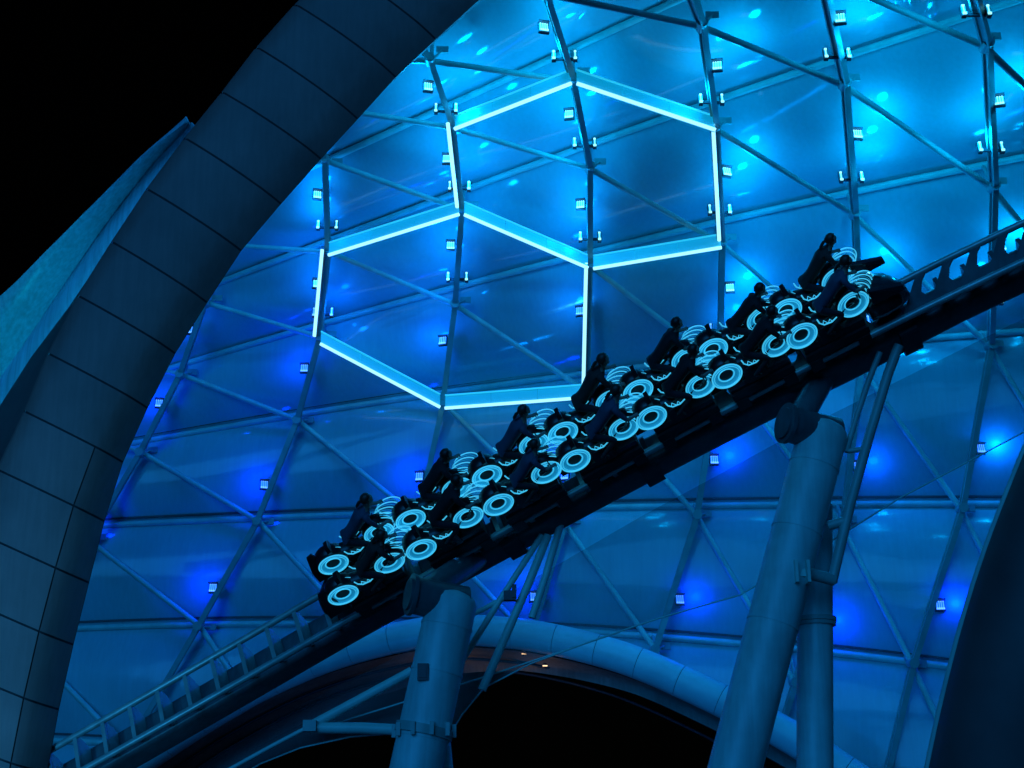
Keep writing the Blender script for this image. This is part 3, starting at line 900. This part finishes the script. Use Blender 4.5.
def cyc_copy(first=[None]):
    names = (('rw', 'rear_wheel'), ('fw', 'front_wheel'), ('rr', 'ring_light'), ('fr', 'ring_light'), ('fin', 'tail_light'), ('seat', 'saddle'), ('hb', 'handlebar'))
    b = bpy.data.objects.new('motorcycle_seat', ME['body']); COL.objects.link(b); b.parent = train
    for k, nm in names:
        o = bpy.data.objects.new(nm, ME[k]); COL.objects.link(o); o.parent = b
    return b

# riders -------------------------------------------------------------
M_skin = mat('skin', (0.38, 0.25, 0.19), rough=0.5)
M_hair = [mat('hair_dark', (0.015, 0.012, 0.010), rough=0.5), mat('hair_brown', (0.05, 0.03, 0.02), rough=0.5)]
M_shirt = [mat('shirt_black', (0.012, 0.012, 0.014), rough=0.8, var=0.3), mat('shirt_navy', (0.04, 0.08, 0.13), rough=0.8, var=0.3),
           mat('shirt_grey', (0.22, 0.24, 0.25), rough=0.8, var=0.3), mat('shirt_brown', (0.04, 0.03, 0.025), rough=0.8, var=0.3)]
M_trous = mat('trousers_dark', (0.014, 0.016, 0.022), rough=0.85, var=0.3)
def rider_mesh(variant):
    lean = (0, 0.05, -0.04, 0.08)[variant]; turn = (0, 0.05, -0.05, 0.0)[variant]
    V = []; E = []; Rr = []
    def vtx(p, r, par=None):
        V.append(Vector(p)); Rr.append(r)
        if par is not None: E.append((par, len(V) - 1))
        return len(V) - 1
    pel = vtx((-0.22, 0, 1.26), (0.155, 0.14))
    wai = vtx((0.02, 0, 1.43), (0.15, 0.13), pel)
    che = vtx((0.30, 0, 1.61 + lean), (0.185, 0.145), wai)
    up_ = vtx((0.46, 0, 1.70 + lean), (0.14, 0.11), che)
    nk = vtx((0.56, turn * 0.3, 1.77 + lean), (0.058, 0.058), up_)
    h0 = vtx((0.63, turn * 0.6, 1.85 + lean), (0.082, 0.085), nk)
    h1 = vtx((0.67, turn, 1.94 + lean), (0.098, 0.10), h0)
    h2 = vtx((0.675, turn, 2.01 + lean), (0.075, 0.08), h1)
    chin = vtx((0.73, turn, 1.855 + lean), (0.04, 0.045), h0)
    nose = vtx((0.775, turn, 1.925 + lean), (0.018, 0.022), h1)
    for sd_ in (-1, 1):
        vtx((0.665, turn + sd_ * 0.105, 1.93 + lean), (0.016, 0.03), h1)   # ears
        sh = vtx((0.43, sd_ * 0.20, 1.66 + lean), (0.072, 0.072), up_)
        el = vtx((0.54, sd_ * 0.31, 1.42 + lean * 0.5), (0.05, 0.05), sh)
        wr = vtx((0.67, sd_ * 0.27, 1.41), (0.034, 0.034), el)
        pa = vtx((0.735, sd_ * 0.265, 1.415), (0.040, 0.030), wr)
        for q in range(4):
            a1 = vtx((0.775, sd_ * (0.235 + q * 0.021), 1.412 - q * 0.002), (0.0105, 0.0105), pa)
            a2 = vtx((0.785, sd_ * (0.235 + q * 0.021), 1.378), (0.009, 0.009), a1)
            vtx((0.745, sd_ * (0.235 + q * 0.021), 1.370), (0.008, 0.008), a2)
        th1 = vtx((0.725, sd_ * 0.218, 1.395), (0.011, 0.011), pa)
        vtx((0.745, sd_ * 0.215, 1.368), (0.009, 0.009), th1)
        hp = vtx((-0.24, sd_ * 0.12, 1.26), (0.105, 0.10), pel)
        kn = vtx((0.14, sd_ * 0.25, 1.00), (0.065, 0.07), hp)
        an = vtx((-0.28, sd_ * 0.25, 0.74), (0.042, 0.042), kn)
        he = vtx((-0.34, sd_ * 0.25, 0.69), (0.045, 0.045), an)
        to = vtx((-0.16, sd_ * 0.26, 0.62), (0.040, 0.032), an)
    me = bpy.data.meshes.new('rider_cage'); me.from_pydata(V, E, [])
    ob = bpy.data.objects.new('rider_cage', me); COL.objects.link(ob)
    md = ob.modifiers.new('skin', 'SKIN'); md.use_smooth_shade = True
    sv = me.skin_vertices[0].data
    for k, r in enumerate(Rr): sv[k].radius = r
    sv[0].use_root = True
    s2 = ob.modifiers.new('sub', 'SUBSURF'); s2.levels = 1; s2.render_levels = 1
    dg = bpy.context.evaluated_depsgraph_get()
    out = bpy.data.meshes.new_from_object(ob.evaluated_get(dg))
    bpy.data.objects.remove(ob); bpy.data.meshes.remove(me)
    out.name = 'person'; out.materials.clear()
    for m_ in (M_skin, M_shirt[variant], M_trous, M_black): out.materials.append(m_)
    for p in out.polygons:
        c = p.center; p.use_smooth = True
        if c.z > 1.76 + lean and c.x > 0.53: i_ = 0
        elif c.x > 0.50 and abs(c.y) > 0.18 and c.z < 1.5: i_ = 0
        elif c.z < 0.77 and c.x < -0.05: i_ = 3
        elif c.z < 1.32 and abs(c.y) < 0.40 and c.x < 0.36: i_ = 2
        else: i_ = 1
        p.material_index = i_
    # hair cap
    h = MB(); k = 12; secs = []
    cx_, cz_ = 0.662, 1.955 + lean
    for a in range(7):
        th = a / 6 * PI * 0.60; rr = 0.122 * math.sin(th) + 0.002; zz = 0.122 * math.cos(th)
        ring = []
        for q in range(16):
            f_ = 2 * PI * q / 16
            x_ = rr * math.cos(f_); y_ = rr * math.sin(f_)
            if x_ > 0.04 and zz < 0.06: x_ = 0.04 + (x_ - 0.04) * 0.2
            jit = 1 + 0.05 * math.sin(q * 2.3 + a * 1.7 + variant)
            ring.append(Vector((cx_ + x_ * jit * 1.05 - 0.015 * a / 6, turn + y_ * jit * 0.93, cz_ + zz)))
        secs.append(ring)
    h.loft(secs)
    if variant in (1, 3):   # pony tail
        h.tube([(0.57, turn, 1.97 + lean), (0.48, turn, 1.95 + lean), (0.4, turn + 0.02, 1.86 + lean), (0.36, turn + 0.03, 1.80 + lean)], 0.035, seg=8, up=(0, 1, 0), scales=[0.7, 1, 0.9, 0.3])
    return out, h.mesh('hair', M_hair[variant % 2])
RM = [rider_mesh(v) for v in range(4)]
SHN = ('black', 'navy', 'grey', 'brown')
ROWN = ['the rearmost row at the lower left', 'the second row from the lower left', 'the third row from the lower left', 'the middle row of the train',
        'the third row from the front', 'the second row from the front', 'the front row at the upper right']
rr_ = random.Random(11)
for k, x in enumerate(ROWX):
    F = frame(x)
    for c, sdn in ((NC, 'near'), (FC, 'far')):
        b = cyc_copy(); b.matrix_basis = RTm @ F @ Matrix.Translation((0, c, 0))
        v = rr_.randrange(4)
        me, hr = RM[v]
        o = bpy.data.objects.new('person', me); COL.objects.link(o)
        o.matrix_basis = F @ Matrix.Translation((rr_.uniform(-0.03, 0.03), c, 0.0)) @ Matrix.Rotation(rr_.uniform(-0.06, 0.06), 4, 'X') @ Matrix.Rotation(rr_.uniform(-0.05, 0.05), 4, 'Y') @ Matrix.Translation((0.24, 0, 0.02)) @ Matrix.Scale(rr_.uniform(1.04, 1.18), 4)
        tag(o, 'rider crouched on the %s seat of %s' % (sdn, ROWN[k]), 'person', 'riders on the coaster train')
        h = bpy.data.objects.new('hair', hr); COL.objects.link(h); h.parent = o
    # car frame under the pair
    m = MB()
    m.box((0, 0.52, 0.30), (1.55, 1.25, 0.22)); m.box((0, 0.52, 0.56), (1.2, 0.50, 0.36)); m.box((-0.95, 0.52, 0.28), (0.5, 0.22, 0.16))
    for s_ in (-0.6, 0.6):
        for c in (0.0, GA):
            m.lathe(Matrix.Translation((s_, c, 0.19)), [(0, -0.07), (0.10, -0.07), (0.11, 0), (0.10, 0.07), (0, 0.07)], 16)
            m.box((s_, c, 0.02), (0.3, 0.26, 0.34))
    m.build('car_frame', M_black, train, RTm @ F)
# nose and tail fairings
F = frame(ROWX[6])
m = MB()
def ns(s_, w_, n0, n1, k=14): return [Vector((s_, 0.52 + w_ * math.cos(2 * PI * q / k), (n0 + n1) / 2 + (n1 - n0) / 2 * math.sin(2 * PI * q / k))) for q in range(k)]
m.loft([ns(0.95, 0.55, 0.12, 0.95), ns(1.25, 0.62, 0.1, 1.05), ns(1.65, 0.52, 0.1, 0.85), ns(1.95, 0.25, 0.12, 0.5)])
for c in (0.02, 1.02): m.loft([[Vector((1.05 + d * 0.75, c + e, 0.9 + f_ * (1 - d * 0.7))) for e, f_ in ((-0.09, 0), (0.09, 0), (0.06, 0.42), (-0.06, 0.42))] for d in (0, 1)], smooth=False)
m.build('nose_fairing', M_gloss, train, RTm @ F)
F = frame(ROWX[0])
m = MB()
m.loft([ns(-0.85, 0.55, 0.1, 0.8), ns(-1.2, 0.5, 0.12, 0.7), ns(-1.5, 0.3, 0.15, 0.5)])
for c in (-0.02, 1.06):
    m.loft([[Vector((-1.0 + a, c + e, n_)) for a, n_ in ((0.1, 0.5), (-0.35, 0.45), (-0.30, 0.9), (-0.10, 1.5), (0.06, 1.55), (0.12, 1.0))] for e in (-0.035, 0.035)], smooth=False)
m.build('tail_fairing', M_black, train, RTm @ F)

# ------------------------------------------------------------------ uplights out of view; canopy washes and roof floods are added fill
def uplight(loc_, aim, label, power, col, size, blend=0.8, soft=0.5):
    t = empty('unseen_flood', loc_, label, 'uplight', 'ground uplights')
    d = (Vector(aim) - Vector(loc_)).normalized()
    q = d.to_track_quat('-Z', 'Y')
    m = MB(); m.box((0, 0, -0.15), (0.5, 0.35, 0.04)); m.box((-0.24, 0, 0.0), (0.03, 0.12, 0.3)); m.box((0.24, 0, 0.0), (0.03, 0.12, 0.3)); m.build('bracket', M_dark, t)
    m = MB(); m.box((0, 0, 0.14), (0.42, 0.32, 0.18), q.to_matrix().to_4x4()); m.build('housing', M_dark, t)
    m = MB(); m.box((0, 0, 0.04), (0.38, 0.28, 0.01), q.to_matrix().to_4x4()); m.build('lens', M_face_b, t)
    L_ = bpy.data.lights.new('uplight_beam', 'SPOT'); L_.energy = power; L_.color = col; L_.spot_size = math.radians(size); L_.spot_blend = blend; L_.shadow_soft_size = soft
    o = bpy.data.objects.new('uplight_beam', L_); COL.objects.link(o); o.parent = t; o.rotation_euler = q.to_euler(); o.location = d * 0.1
uplight((-8, 39, 0.2), (-3, 50, 14), 'added unseen uplight left of the opening washing the canopy blue', 800, (0.0, 0.24, 1.0), 100)
uplight((9, 37, 0.2), (8, 50, 14), 'added unseen uplight right of the opening washing the canopy blue', 800, (0.0, 0.24, 1.0), 100)
uplight((-15.5, 23, 0.2), P(15, 640, 35), 'ground uplight shining on the lower part of the tiled arch', 3600, (0.03, 0.42, 1.0), 60, 1.0)
for (x, y), (x2, y2), col, lb in (((150, 300), (90, 240), (0.0, 0.45, 1.0), 'upper unseen fill light added behind the tiled arch for the outer roof'),
                                  ((90, 400), (30, 300), (0.0, 0.62, 0.95), 'middle unseen fill light added behind the tiled arch for the outer roof'),
                                  ((20, 520), (-30, 370), (0.0, 0.62, 0.95), 'lower unseen fill light added behind the tiled arch for the outer roof')):
    uplight(P(x, y, 42.5), P(x2, y2, 47), lb, (110 if y < 350 else 230), col, 110, 1.0, 0.2)  # added lights imitate the roof film glowing from inside
